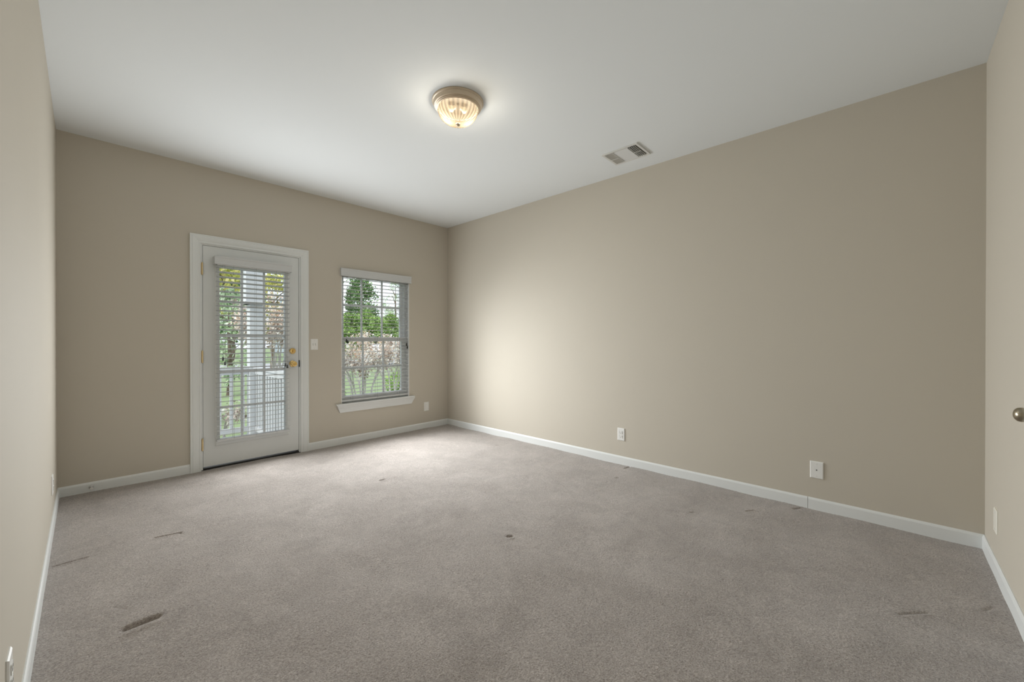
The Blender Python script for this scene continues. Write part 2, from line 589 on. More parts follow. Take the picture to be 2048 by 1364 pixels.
boxes('gap_shade_strip', M['dark'], door, (SX0 - 0.002, SX1 + 0.002, 0.016, 0.046, SZ1 + 0.0004, DZ - 0.0149), (SX1 + 0.0004, DX1 - 0.0149, 0.014, 0.046, 0.02, SZ1),  # near-black strips put in as the shadow of the gap round the slab
      (DX0 + 0.0149, SX0 - 0.0004, 0.020, 0.046, 0.02, SZ1))
for zh in (1.82, 1.026, 0.232):
    h = MB()
    h.tube([(-2.7605, -0.0075, zh - 0.052), (-2.7605, -0.0075, zh + 0.052)], 0.0065, 12)
    h.box(-2.770, -2.7535, -0.003, 0.002, zh - 0.050, zh + 0.050)
    for k in (-1, 1):
        h.lathe([(0, 0), (0.0045, 0.001), (0.0045, 0.005), (0, 0.007)], 12,
                Matrix.Translation((-2.7605, -0.0075, zh + k * 0.052)) @ (Matrix.Rotation(PI, 4, 'X') if k < 0 else Matrix.Identity(4)))
    o = h.build('hinge', M['hinge'], slab)
    o['label'] = 'brass butt hinge'
FWD = Matrix.Rotation(PI / 2, 4, 'X')          # local +z -> world -y (into the room)


def round_lock(name, x, z, prof, m_, parent, seg=32, base_y=0.002, mtx=FWD):
    k = MB()
    k.lathe(prof, seg, Matrix.Translation((x, base_y, z)) @ mtx)
    return k.build(name, m_, parent)


db = round_lock('deadbolt', -2.009, 1.062, [(0, 0), (0.031, 0), (0.031, 0.004), (0.027, 0.011), (0.018, 0.013), (0, 0.013)], M['brass'], slab)
db['label'] = 'round brass deadbolt rose with thumb turn'
b = MB()
b.box(-2.013, -2.005, -0.030, -0.011, 1.048, 1.076, bev=0.003)
b.build('thumb_turn', M['brass'], db)
kn = round_lock('door_knob', -2.009, 0.930, [(0, 0), (0.033, 0), (0.033, 0.004), (0.026, 0.010), (0.013, 0.014), (0.012, 0.026), (0.020, 0.034),
                                             (0.0275, 0.045), (0.0285, 0.054), (0.025, 0.063), (0.016, 0.068), (0.015, 0.0665), (0, 0.0665)], M['brass'], slab)
kn['label'] = 'polished brass round knob'
o = boxes('latch_plate', M['dark'], door, (-1.9485, -1.9400, -0.0035, 0.004, 0.895, 0.965))
o['label'] = 'black latch plate on jamb'

# ------------------------------------------------------------------ venetian blinds
def blind(name, label, x0, x1, yc, ztop, zbot, pitch, tilt, v, ladders, tilt_cords, lift_cords, tilt_end, lift_end):
    """v = valance box (x0, x1, yfront, yback, z0, z1)."""
    root = empty(name, ((x0 + x1) / 2, yc, zbot), label, 'window blind', 'white two inch slat blinds')
    vx0, vx1, vy0, vy1, vz0, vz1 = v
    a = MB()
    prof = [(0, 0), (0.014, 0), (0.014, 0.010), (0.011, 0.016), (0.011, vz1 - vz0 - 0.018), (0.015, vz1 - vz0 - 0.010), (0.015, vz1 - vz0), (0, vz1 - vz0)]
    a.prism([(-u + 0.015, w) for u, w in prof], (vx0, vy0, vz0), (vx1, vy0, vz0), (0, 1, 0), (0, 0, 1))
    for xs in (vx0, vx1 - 0.012):
        a.box(xs, xs + 0.012, vy0 + 0.013, vy1, vz0, vz1)
    a.build('valance', M['slat'], root)
    boxes('head_rail', M['slat'], root, (x0 + 0.006, x1 - 0.006, yc - 0.026, yc + 0.026, ztop + 0.012, ztop + 0.056))
    sl = MB()
    z = ztop
    n = 0
    while z > zbot + 0.040:
        up = [(u, 0.0022 * (1 - (u / 0.025) ** 2)) for u in (-0.025, -0.015, -0.005, 0.005, 0.015, 0.025)]
        ring = [(u, v + 0.0016) for u, v in up] + [(u, v - 0.0016) for u, v in up[::-1]]
        cs, sn = math.cos(tilt), math.sin(tilt)
        ring = [(u * cs - v * sn, u * sn + v * cs) for u, v in ring]
        sl.prism(ring, (x0, yc, z), (x1, yc, z), (0, 1, 0), (0, 0, 1))
        z -= pitch
        n += 1
    sl.build('slats', M['slat'], root)
    br = MB()
    br.box(x0, x1, yc - 0.025, yc + 0.025, zbot, zbot + 0.021, bev=0.004)
    br.build('bottom_rail', M['slat'], root)
    for xl in ladders:
        lc = MB()
        for dy in (-0.026, 0.026):
            lc.tube([(xl, yc + dy, zbot + 0.010), (xl, yc + dy, ztop + 0.02)], 0.0011, 5)
        lc.build('ladder_cord', M['cord'], root)
        cap = MB()
        cap.lathe([(0, 0), (0.008, 0), (0.008, 0.004), (0, 0.004)], 12, Matrix.Translation((xl, yc - 0.010, zbot - 0.004)))
        cap.build('cord_plug', M['slat'], root)
    yv = yc - 0.031
    for cords, ends, thick in ((tilt_cords, tilt_end, 0.0014), (lift_cords, lift_end, 0.0012)):
        for xl, ze in zip(cords, ends):
            c = MB()
            c.tube([(xl, yv, ze), (xl, yv, ztop + 0.02)], thick, 6)
            c = c.build('pull_cord', M['cord'], root)
            tz = MB()
            tz.lathe([(0, 0), (0.0085, 0.0), (0.0095, 0.006), (0.006, 0.022), (0.0075, 0.030), (0.003, 0.036), (0, 0.036)], 12,
                     Matrix.Translation((xl, yv, ze - 0.034)))
            o = tz.build('tassel', M['tassel'], c)
            o['label'] = 'dark cord tassel'
    return root


blind('venetian_blind', 'white slat blind hanging on the glazed door, slats tilted', -2.668, -2.054, -0.056, 1.842, 0.249, 0.0440,
      math.radians(-10), (-2.682, -2.040, -0.092, 0.001, 1.864, 1.938), (-2.537, -2.355, -2.180), (-2.622, -2.607), (-2.103, -2.086),
      (1.021, 0.979), (0.942, 0.926))
blind('venetian_blind', 'white slat blind hanging in the window opening, slats level', -1.492, -0.627, 0.031, 1.886, 0.470, 0.0425,
      0.0, (-1.514, -0.604, -0.034, -0.001, 1.902, 1.988), (-1.364, -1.060, -0.756), (-1.440, -1.426), (-0.657, -0.645),
      (1.187, 1.170), (1.135, 1.099))

# ------------------------------------------------------------------ window
win = empty('window_1', (-1.059, 0.07, WZ0), 'white single hung window with twelve panes beside the glazed door', 'window', kind='structure')
JX0, JX1, JZ0, JZ1 = WX0 + 0.002, WX1 - 0.002, 0.452, WZ1 - 0.002
boxes('jamb', M['vinyl'], win, (WX0, JX0 + 0.004, 0.0005, T, JZ0, WZ1), (JX1 - 0.004, WX1, 0.0005, T, JZ0, WZ1), (WX0, WX1, 0.0005, T, JZ1 - 0.004, WZ1))
# outer frame
boxes('window_frame', M['vinyl'], win, (JX0 + 0.004, JX0 + 0.030, 0.062, 0.150, JZ0, JZ1 - 0.004), (JX1 - 0.030, JX1 - 0.004, 0.062, 0.150, JZ0, JZ1 - 0.004),
      (JX0 + 0.030, JX1 - 0.030, 0.062, 0.150, JZ1 - 0.030, JZ1 - 0.004), (JX0 + 0.030, JX1 - 0.030, 0.062, 0.150, JZ0 - 0.01, JZ0 + 0.028))


def sash(y0, y1, z0, z1, top, bot, mh):
    s = MB()
    x0, x1 = JX0 + 0.030, JX1 - 0.030
    sw = 0.038
    s.box(x0, x0 + sw, y0, y1, z0, z1)
    s.box(x1 - sw, x1, y0, y1, z0, z1)
    s.box(x0 + sw, x1 - sw, y0, y1, z1 - top, z1)
    s.box(x0 + sw, x1 - sw, y0, y1, z0, z0 + bot)
    s = s.build('sash', M['vinyl'], win)
    ym = (y0 + y1) / 2
    boxes('glass', M['glass'], s, (x0 + sw, x1 - sw, ym - 0.002, ym + 0.002, z0 + bot, z1 - top))
    g = MB()
    for xm in (-1.203, -0.937):
        g.box(xm - 0.011, xm + 0.011, ym - 0.008, ym + 0.008, z0 + bot, z1 - top, bev=0.003)
    g.box(x0 + sw, x1 - sw, ym - 0.007, ym + 0.007, mh - 0.011, mh + 0.011, bev=0.003)
    g.build('muntin_grid', M['vinyl'], s)
    return s


sash(0.104, 0.134, 1.160, JZ1 - 0.030, 0.038, 0.034, 1.580)
low = sash(0.068, 0.100, JZ0 + 0.028, 1.206, 0.048, 0.050, 0.846)
lk = MB()
lk.box(-1.095, -1.025, 0.070, 0.098, 1.206, 1.216, bev=0.003)
lk.lathe([(0.014, 0), (0.014, 0.010), (0, 0.012)], 16, Matrix.Translation((-1.06, 0.084, 1.216)))
lk.build('sash_lock', M['vinyl'], low)
# stool and apron
st = MB()
st.box(-1.566, -0.556, -0.040, -0.0005, 0.437, 0.455, bev=0.005)
st.box(WX0 + 0.0005, WX1 - 0.0005, -0.004, 0.064, 0.437, 0.453)
st.build('window_sill', M['trim'], win)
ap = MB()
bm = ap.bm
A = [(-0.002, 0.354, 0.0), (-0.011, 0.354, 0.0), (-0.014, 0.375, 0.008), (-0.020, 0.400, 0.020), (-0.030, 0.425, 0.032), (-0.034, 0.437, 0.036), (-0.002, 0.437, 0.036)]
l_ = [bm.verts.new((-1.519 - e, y, z)) for y, z, e in A]
r_ = [bm.verts.new((-0.586 + e, y, z)) for y, z, e in A]
for i in range(len(A)):
    j = (i + 1) % len(A)
    bm.faces.new((l_[i], l_[j], r_[j], r_[i]))
bm.faces.new(l_[::-1]); bm.faces.new(r_)
ap.build('apron', M['trim'], win)

# ------------------------------------------------------------------ second door (front wall, at the frame's right edge)
d2 = empty('door_2', (-1.505, -L, 0), 'plain white door on the front wall with a metal knob', 'door', kind='structure')
bc = MB()
bc.sweep_frame([(w * 0.73, tt) for w, tt in CP], [(FX0 + 0.001, -L, -0.005), (FX0 + 0.001, -L, FZ - 0.004), (FX1 - 0.001, -L, FZ - 0.004), (FX1 - 0.001, -L, -0.005)], (0, 1, 0))
bc.build('casing', M['trim'], d2)
boxes('jamb', M['trim'], d2, (FX0, FX0 + 0.0145, -L - T, -L + 0.001, 0, FZ - 0.0005), (FX1 - 0.0145, FX1, -L - T, -L + 0.001, 0, FZ - 0.0005),
      (FX0 + 0.0145, FX1 - 0.0145, -L - T, -L + 0.001, FZ - 0.0145, FZ - 0.0005))
s2 = MB()
s2.box(FX0 + 0.0165, FX1 - 0.0165, -L - 0.044, -L - 0.009, 0.015, FZ - 0.017)
for (za, zb) in ((0.22, 0.92), (1.06, 1.92)):
    for (xa, xb) in ((FX0 + 0.11, -1.525), (-1.485, FX1 - 0.11)):
        s2.sweep_frame([(0, 0), (0, 0.006), (0.012, 0.004), (0.02, 0.0)], [(xa, -L - 0.009, za), (xa, -L - 0.009, zb), (xb, -L - 0.009, zb), (xb, -L - 0.009, za)], (0, 1, 0), closed=True)
s2 = s2.build('door_slab', M['door'], d2)
BACK = Matrix.Rotation(-PI / 2, 4, 'X')        # local +z -> world +y
k2 = round_lock('door_knob', -1.160, 0.907, [(0, 0), (0.033, 0), (0.033, 0.004), (0.024, 0.010), (0.013, 0.014), (0.012, 0.028), (0.019, 0.036),
                                             (0.0255, 0.047), (0.0265, 0.056), (0.024, 0.066), (0.017, 0.073), (0.008, 0.076), (0, 0.0765)], M['nickel'], s2, base_y=-L - 0.0091, mtx=BACK)
k2['label'] = 'antique nickel round knob'


# ------------------------------------------------------------------ wall plates
def plate(name, loc, rz, label, cat, kind, m_=None, group=None):
    """Local frame: plate in the x-z plane, facing -y."""
    root = empty(name, loc, label, cat, group, rz=rz)
    m_ = m_ or M['plate']
    c = MB()
    w, h, d = 0.0375, 0.059, 0.0065
    v = [c.bm.verts.new(q) for q in ((-w, 0, -h), (w, 0, -h), (w, 0, h), (-w, 0, h),
                                     (-w + .0045, -d, -h + .0045), (w - .0045, -d, -h + .0045), (w - .0045, -d, h - .0045), (-w + .0045, -d, h - .0045),
                                     (-w, -0.003, -h), (w, -0.003, -h), (w, -0.003, h), (-w, -0.003, h))]
    for f in ((4, 5, 6, 7), (0, 1, 9, 8), (1, 2, 10, 9), (2, 3, 11, 10), (3, 0, 8, 11), (8, 9, 5, 4), (9, 10, 6, 5), (10, 11, 7, 6), (11, 8, 4, 7), (3, 2, 1, 0)):
        c.bm.faces.new([v[i] for i in f])
    c.build('cover_plate', m_, root, world=False)

    def disc(nm, x, z, r, y, dd, mm, par=root, squash=1.0):
        k = MB()
        k.lathe([(0, 0), (r, 0), (r * 0.92, dd), (0, dd)], 20, Matrix.Translation((x, y, z)) @ Matrix.Diagonal((1, 1, squash, 1)) @ FWD)
        return k.build(nm, mm, par, world=False)

    if kind == 'duplex':
        for s in (-1, 1):
            f = MB()
            f.box(-0.0165, 0.0165, -d - 0.0025, -d + 0.001, s * 0.0195 - 0.0145, s * 0.0195 + 0.0145, bev=0.004)
            f = f.build('receptacle', m_, root, world=False)
            for (xx, zz, ww, hh) in ((-0.0065, 0.003, 0.0016, 0.009), (0.0065, 0.003, 0.0016, 0.0075), (0, -0.008, 0.005, 0.005)):
                sl = MB()
                sl.box(xx - ww / 2, xx + ww / 2, -d - 0.0029, -d - 0.002, s * 0.0195 + zz - hh / 2, s * 0.0195 + zz + hh / 2)
                sl.build('slot', M['dark'], f, world=False)
        disc('screw', 0, 0, 0.003, -d, 0.001, m_)
    elif kind == 'decora':
        f = MB()
        f.box(-0.0168, 0.0168, -d - 0.002, -d + 0.001, -0.0335, 0.0335, bev=0.003)
        f.build('insert', m_, root, world=False)
    elif kind == 'coax':
        disc('jack_hole', 0, 0, 0.0042, -d + 0.0002, 0.0008, M['dark'])
        for s in (-1, 1):
            disc('screw', 0, s * 0.0415, 0.0032, -d, 0.001, M['vent'])
    elif kind == 'blank':
        for s in (-1, 1):
            disc('screw', 0, s * 0.0415, 0.0032, -d, 0.001, M['vent'])
    elif kind == 'switch':
        for s in (-1, 1):
            f = MB()
            f.box(-0.0055 + s * 0.012, 0.0055 + s * 0.012, -d - 0.001, -d + 0.001, -0.013, 0.013, bev=0.001)
            f = f.build('switch_frame', M['vent'], root, world=False)
            g = MB()
            g.box(-0.0035 + s * 0.012, 0.0035 + s * 0.012, -d - 0.011, -d - 0.0005, 0.000, 0.009, bev=0.001, rot=Matrix.Rotation(math.radians(18 * s), 3, 'X'))
            g.build('toggle', m_, f, world=False)
        for s in (-1, 1):
            disc('screw', 0, s * 0.0415, 0.003, -d, 0.001, M['vent'])
    return root


RZ_R, RZ_L, RZ_F = -PI / 2, PI / 2, PI
plate('light_switch', (-1.7935, 0, 1.129), 0, 'white light switch plate on the wall strip between door and window', 'light switch', 'switch')
plate('power_outlet', (-0.355, 0, 0.286), 0, 'white outlet low on the back wall, below and beside the window', 'power outlet', 'decora')
plate('power_outlet', (0, -2.662, 0.281), RZ_R, 'white two-socket outlet on the wide plain wall', 'power outlet', 'duplex')
plate('cable_plate', (0, -4.149, 0.273), RZ_R, 'white wall plate with a single dark hole on the wide plain wall', 'cable plate', 'coax')
plate('power_outlet', (-W, -0.735, 0.281), RZ_L, 'thin edge of white outlet on the side wall near the room corner', 'power outlet', 'duplex')
plate('power_outlet', (-W, -2.816, 0.290), RZ_L, 'white outlet at the bottom left corner of the photo', 'power outlet', 'duplex')
plate('wall_plate', (-0.335, -L, 0.264), RZ_F, 'narrow ivory wall plate at the right edge below the metal knob', 'wall plate', 'blank', M['plate_almond'])

# ------------------------------------------------------------------ spring door stop
ds = empty('door_stop', (-3.453, -BBT, 0.040), 'small metal spring door stop on the baseboard near the corner', 'door stop')
k = MB()
k.lathe([(0, 0), (0.013, 0), (0.012, 0.004), (0.006, 0.006), (0.006, 0.008), (0, 0.008)], 20, FWD)
k.build('base', M['steel'], ds, world=False)
k = MB()
pts = [(0.0055 * math.cos(a), -0.006 - 0.05 * i / 120, 0.0055 * math.sin(a)) for i, a in ((i, i * 2 * PI * 11 / 120) for i in range(121))]
k.tube(pts, 0.0013, 6)
k.build('spring', M['steel'], ds, world=False)
k = MB()
k.lathe([(0, 0), (0.009, 0), (0.010, 0.004), (0.010, 0.014), (0.007, 0.018), (0, 0.018)], 20, Matrix.Translation((0, -0.055, 0)) @ FWD)
k.build('rubber_tip', M['rubber'], ds, world=False)

# ------------------------------------------------------------------ ceiling light
cl = empty('ceiling_light', (-1.800, -2.440, H), 'round flush ceiling light with bronze pan and ribbed glass bowl', 'ceiling light')
k = MB()
k.lathe([(0, 0), (0.168, 0), (0.169, -0.005), (0.166, -0.010), (0.160, -0.013), (0.159, -0.022), (0.153, -0.031), (0.153, -0.034), (0.145, -0.036), (0.145, -0.040),
         (0.138, -0.042), (0.138, -0.046), (0.131, -0.049), (0.128, -0.046), (0.128, -0.008), (0.05, -0.008)], 96)
k.build('pan', M['pan'], cl, world=False)
k = MB()
k.lathe([(0, -0.012), (0.1262, -0.012), (0.1262, -0.0468), (0.1277, -0.0468), (0.1277, -0.009), (0, -0.009)], 64)
k.build('dark_pan_liner', M['socket'], cl, world=False)  # dark lining added over the inside of the pan to hold back its glow
gm = bpy.data.materials.new('ribbed_lamp_glass')
gm.use_nodes = True
t = gm.node_tree
t.nodes.remove(t.nodes['Principled BSDF'])
tr = t.nodes.new('ShaderNodeBsdfTransparent'); tr.inputs['Color'].default_value = (1.0, 0.985, 0.95, 1)
tl = t.nodes.new('ShaderNodeBsdfTranslucent'); tl.inputs['Color'].default_value = (0.019, 0.0148, 0.0104, 1)
gl = t.nodes.new('ShaderNodeBsdfGlossy'); gl.inputs['Roughness'].default_value = 0.15
lw = t.nodes.new('ShaderNodeLayerWeight'); lw.inputs['Blend'].default_value = 0.25
rm = t.nodes.new('ShaderNodeMapRange')
rm.inputs['To Min'].default_value = 0.85
rm.inputs['To Max'].default_value = 0.96
t.links.new(lw.outputs['Facing'], rm.inputs['Value'])
# the pressed ribs: the glass is thicker on each ridge and passes less light there
_tc = t.nodes.new('ShaderNodeTexCoord'); _sp = t.nodes.new('ShaderNodeSeparateXYZ')
_at = t.nodes.new('ShaderNodeMath'); _at.operation = 'ARCTAN2'
_ml = t.nodes.new('ShaderNodeMath'); _ml.operation = 'MULTIPLY'; _ml.inputs[1].default_value = 28.0
_cs = t.nodes.new('ShaderNodeMath'); _cs.operation = 'COSINE'
_rr = t.nodes.new('ShaderNodeMapRange'); _rr.inputs['From Min'].default_value = -1
_rr.inputs['To Min'].default_value = 1.35; _rr.inputs['To Max'].default_value = 0.60
_vm = t.nodes.new('ShaderNodeVectorMath'); _vm.operation = 'SCALE'
_vm.inputs[0].default_value = tl.inputs['Color'].default_value[:3]
t.links.new(_tc.outputs['Object'], _sp.inputs[0])
t.links.new(_sp.outputs['Y'], _at.inputs[0]); t.links.new(_sp.outputs['X'], _at.inputs[1])
t.links.new(_at.outputs[0], _ml.inputs[0]); t.links.new(_ml.outputs[0], _cs.inputs[0])
t.links.new(_cs.outputs[0], _rr.inputs['Value']); t.links.new(_rr.outputs['Result'], _vm.inputs['Scale'])
t.links.new(_vm.outputs['Vector'], tl.inputs['Color'])
mx = t.nodes.new('ShaderNodeMixShader')
t.links.new(rm.outputs['Result'], mx.inputs['Fac'])
t.links.new(tr.outputs['BSDF'], mx.inputs[1]); t.links.new(tl.outputs['BSDF'], mx.inputs[2])
mx2 = t.nodes.new('ShaderNodeMixShader'); mx2.inputs['Fac'].default_value = 0.0
t.links.new(mx.outputs['Shader'], mx2.inputs[1]); t.links.new(gl.outputs['BSDF'], mx2.inputs[2])
t.links.new(mx2.outputs['Shader'], t.nodes['Material Output'].inputs['Surface'])
k = MB()
prof = [(0.128, -0.047)] + [(0.128 * math.cos(a) ** 0.85 if a < PI / 2 - 1e-3 else 0.0, -0.047 - 0.098 * math.sin(a)) for a in np.linspace(0.06, PI / 2, 16)]
k.lathe(prof, 192, rib=lambda i, a: 0.036 * abs(math.cos(14 * a)) * (1 if i < 15 else 0))
k.build('glass_bowl', gm, cl, world=False)
k = MB()
k.lathe([(0, -0.140), (0.014, -0.142), (0.016, -0.147), (0.012, -0.153), (0.006, -0.156), (0.0045, -0.160), (0.005, -0.164), (0, -0.168)], 24)
o = k.build('finial', M['pan'], cl, world=False)
o['label'] = 'small bronze finial'
em = bpy.data.materials.new('lit_bulb')
em.use_nodes = True
p = em.node_tree.nodes['Principled BSDF']
p.inputs['Base Color'].default_value = (0.04, 0.035, 0.03, 1)
p.inputs['Emission Color'].default_value = (1.0, 0.80, 0.50, 1)
p.inputs['Emission Strength'].default_value = 3.2
for i, (dx, dy) in enumerate(((-0.046, 0.030), (0.046, -0.030))):
    k = MB()
    d = Vector((dx, dy, 0)).normalized()
    base = Vector((dx * 0.35, dy * 0.35, -0.036))
    mt = Matrix.Translation(base) @ Vector((d.x, d.y, -0.55)).to_track_quat('Z', 'Y').to_matrix().to_4x4()
    k.lathe([(0, 0), (0.013, 0.0), (0.014, 0.012), (0.018, 0.018), (0.021, 0.028), (0.019, 0.036), (0.012, 0.042), (0, 0.044)], 20, mt)
    o = k.build('bulb', em, cl, world=False)
    o['label'] = 'lit bulb inside the bowl'
    ld = bpy.data.lights.new('lamp_glow', 'POINT')
    ld.energy = 14.0
    ld.color = (1.0, 0.93, 0.80)
    ld.shadow_soft_size = 0.028
    lo = bpy.data.objects.new('lamp_glow', ld)
    COL.objects.link(lo)
    lo.parent = cl
    lo.location = (dx * 1.05, dy * 1.05, -0.100)

# ------------------------------------------------------------------ ceiling vent
cv = empty('ceiling_vent', (-0.365, -2.897, H), 'white metal air vent in the ceiling near the wide plain wall', 'ceiling vent')
hx, hy, fr = 0.128, 0.158, 0.024
k = MB()
FP = [(0, 0), (0, -0.004), (-fr * 0.3, -0.010), (-fr, -0.011), (-fr, 0.0)]
k.sweep_frame([(-u, -v) for u, v in FP], [(hx - fr, hy - fr, 0), (hx - fr, -hy + fr, 0), (-hx + fr, -hy + fr, 0), (-hx + fr, hy - fr, 0)], (0, 0, -1), closed=True)
k.build('frame', M['vent'], cv, world=False)
boxes('duct_opening', M['duct'], None, (-hx + fr, hx - fr, -hy + fr, hy - fr, -0.0015, -0.0005)).parent = cv
ex, ey = hx - fr, hy - fr
for sgn in (1, -1):
    k = MB()
    for j in range(5 if sgn > 0 else 4):
        yy = sgn * (ey - 0.007 - j * (0.0125 if sgn > 0 else 0.0155))
        k.box(-ex, ex, yy - 0.0008, yy + 0.0008, -0.0165, -0.001, rot=Matrix.Rotation(math.radians(50 if sgn > 0 else -14), 3, 'X'))
    k.build('end_louvers', M['vent'], cv, world=False)
k = MB()
yy = ey - 0.070
for j in range(11):
    xx = -ex + 0.010 + j * (2 * ex - 0.020) / 10
    s = 1 if xx > 0 else -1
    k.box(xx - 0.0008, xx + 0.0008, -yy, yy, -0.0145, -0.002, rot=Matrix.Rotation(math.radians(-50), 3, 'Y'))
k.build('middle_louvers', M['vent'], cv, world=False)
for yb in (-yy - 0.001, yy + 0.001):
    boxes('cross_bar', M['vent'], None, (-ex, ex, yb - 0.0012, yb + 0.0012, -0.0135, -0.002)).parent = cv
for ya, yb in ((yy + 0.003, ey), (-ey, -yy - 0.003)):
    boxes('damper_link', M['vent'], None, (-0.0020, 0.0020, ya, yb, -0.0160, -0.0130)).parent = cv

# ================================================================== outside
GZ = -0.50
tag(boxes('lawn', M['lawn'], None, (-45, 60, T + 0.01, 18.0, GZ - 0.2, GZ)), 'green lawn beyond the window', 'lawn', kind='structure')
tag(boxes('street', M['street'], None, (-45, 60, 18.0, 28.0, GZ - 0.22, GZ - 0.02)), 'pale street beyond the lawn', 'street', kind='structure')
tag(boxes('far_lawn', M['lawn'], None, (-45, 90, 28.0, 90, GZ - 0.2, GZ)), 'green ground under the far trees', 'lawn', kind='structure')
PZ = -0.14
tag(boxes('garden_path', M['street'], None, (-3.6, -1.9, 2.35, 3.6, GZ, GZ + 0.02)), 'pale concrete path below the porch railing', 'path', kind='structure')
b = MB()
for i in range(16):
    b.box(-3.95, -1.72, T + 0.031 + i * 0.115, T + 0.031 + i * 0.115 + 0.111, PZ - 0.03, PZ)
b.box(-3.95, -1.72, T + 0.031, 2.0, GZ, PZ - 0.03)
tag(b.build('porch_floor', M['porch_floor']), 'grey boarded porch outside the glazed door', 'porch floor', kind='structure')
tag(boxes('porch_beam', M['porch_white'], None, (-4.1, -1.77, 1.80, 2.0, 2.401, 2.62)), 'white beam carried by the porch post', 'porch beam', kind='structure')
pp = empty('porch_post', (-1.868, 1.90, PZ), 'white square porch post outside the glazed door', 'porch post')
k = MB(); k.box(-1.946, -1.790, 1.822, 1.978, PZ + 0.10, 1.66); k.build('shaft', M['porch_white'], pp)
k = MB()
k.box(-1.9475, -1.7885, 1.8205, 1.9795, PZ, PZ + 0.10, bev=0.004)
k.build('base', M['porch_white'], pp)
k = MB()
k.box(-2.000, -1.780, 1.790, 2.010, 1.66, 2.40, bev=0.004)
k.box(-2.015, -1.765, 1.775, 2.025, 1.66, 1.70, bev=0.004)
k.build('capital', M['porch_white'], pp)


def railing(a, c, n, label):
    a, c = Vector(a), Vector(c)
    d = (c - a)
    ln = d.length
    ang = math.atan2(d.y, d.x)
    root = empty('porch_railing', (a.x, a.y, PZ), label, 'railing', rz=ang)
    boxes('top_rail', M['porch_white'], None, (0, ln, -0.040, 0.040, 0.910, 0.950), (0, ln, -0.020, 0.020, 0.850, 0.910)).parent = root
    boxes('bottom_rail', M['porch_white'], None, (0, ln, -0.025, 0.025, 0.070, 0.130)).parent = root
    first = None
    for i in range(n):
        x = (i + 0.5) * ln / n
        if first is None:
            first = boxes('baluster', M['porch_white'], None, (-0.018, 0.018, -0.018, 0.018, 0.1301, 0.8499))
            o = first
        else:
            o = first.copy()
            COL.objects.link(o)
        o.parent = root
        o.location = (x, 0, 0)
    return root


railing((-3.90, 1.90), (-1.949, 1.90), 15, 'white porch railing facing the lawn with spaced balusters')
railing((-1.868, 1.819), (-1.868, T + 0.06), 15, 'white porch side railing running from the post back to the house')


# ------------------------------------------------------------------ plants
def leaf_cards(bm, centres, size, jitter=0.5):
    n = len(centres)
    th = rng.uniform(0, 2 * PI, n)
    ph = np.arccos(rng.uniform(-1, 1, n))
    s = size * rng.uniform(1 - jitter, 1 + jitter, n)
    for c, a, e, k in zip(centres, th, ph, s):
        nrm = Vector((math.sin(e) * math.cos(a), math.sin(e) * math.sin(a), math.cos(e)))
        u = nrm.orthogonal().normalized() * k
        v = nrm.cross(u) * 0.55
        c = Vector(c)
        bm.faces.new([bm.verts.new(c - u), bm.verts.new(c - u * 0.1 + v), bm.verts.new(c + u), bm.verts.new(c - u * 0.1 - v)])


def blobs(cx, cy, z0, z1, r, nb, shape):
    out = []
    for _ in range(nb):
        f = rng.uniform(0, 1)
        if shape == 'cone':
            rad = r * (1.0 - 0.8 * f)
        else:
            rad = r * math.sqrt(max(0.05, 1 - (2 * f - 1) ** 2))
        a = rng.uniform(0, 2 * PI)
        q = rad * math.sqrt(rng.uniform(0.1, 1))
        out.append((cx + q * math.cos(a), cy + q * math.sin(a), z0 + f * (z1 - z0), r * rng.uniform(0.22, 0.42)))
    return out


def tree(name, x, y, h, r, label, leaf, shape='round', nb=34, per=60, size=0.16, trunk=0.25, group='trees beyond the street', low=0.22, bark='bark'):
    root = empty(name, (x, y, GZ), label, 'tree', group)
    k = MB()
    k.tube([(x, y, GZ), (x + 0.05, y, GZ + h * 0.3), (x, y, GZ + h * 0.6), (x, y, GZ + h * 0.9)], [trunk, trunk * 0.8, trunk * 0.5, trunk * 0.1], 10)
    for _ in range(7):
        f = rng.uniform(low, 0.75)
        a = rng.uniform(0, 2 * PI)
        k.tube([(x, y, GZ + h * f), (x + 0.4 * r * math.cos(a), y + 0.4 * r * math.sin(a), GZ + h * (f + 0.10)), (x + 0.8 * r * math.cos(a), y + 0.8 * r * math.sin(a), GZ + h * (f + 0.14))],
               [trunk * 0.4, trunk * 0.25, trunk * 0.06], 6)
    k.build('trunk', M[bark], root)
    k = MB()
    pts = []
    for (bx, by, bz, br) in blobs(x, y, GZ + h * low, GZ + h, r, nb, shape):
        pts.append(rng.normal(0, 1, (per, 3)) * (br * 0.6, br * 0.6, br * 0.45) + (bx, by, bz))
    leaf_cards(k.bm, np.concatenate(pts), size)
    k.build('crown', M[leaf], root)
    return root


def ray_x(sl, y):
    return -3.486 + sl * (y + 4.512)


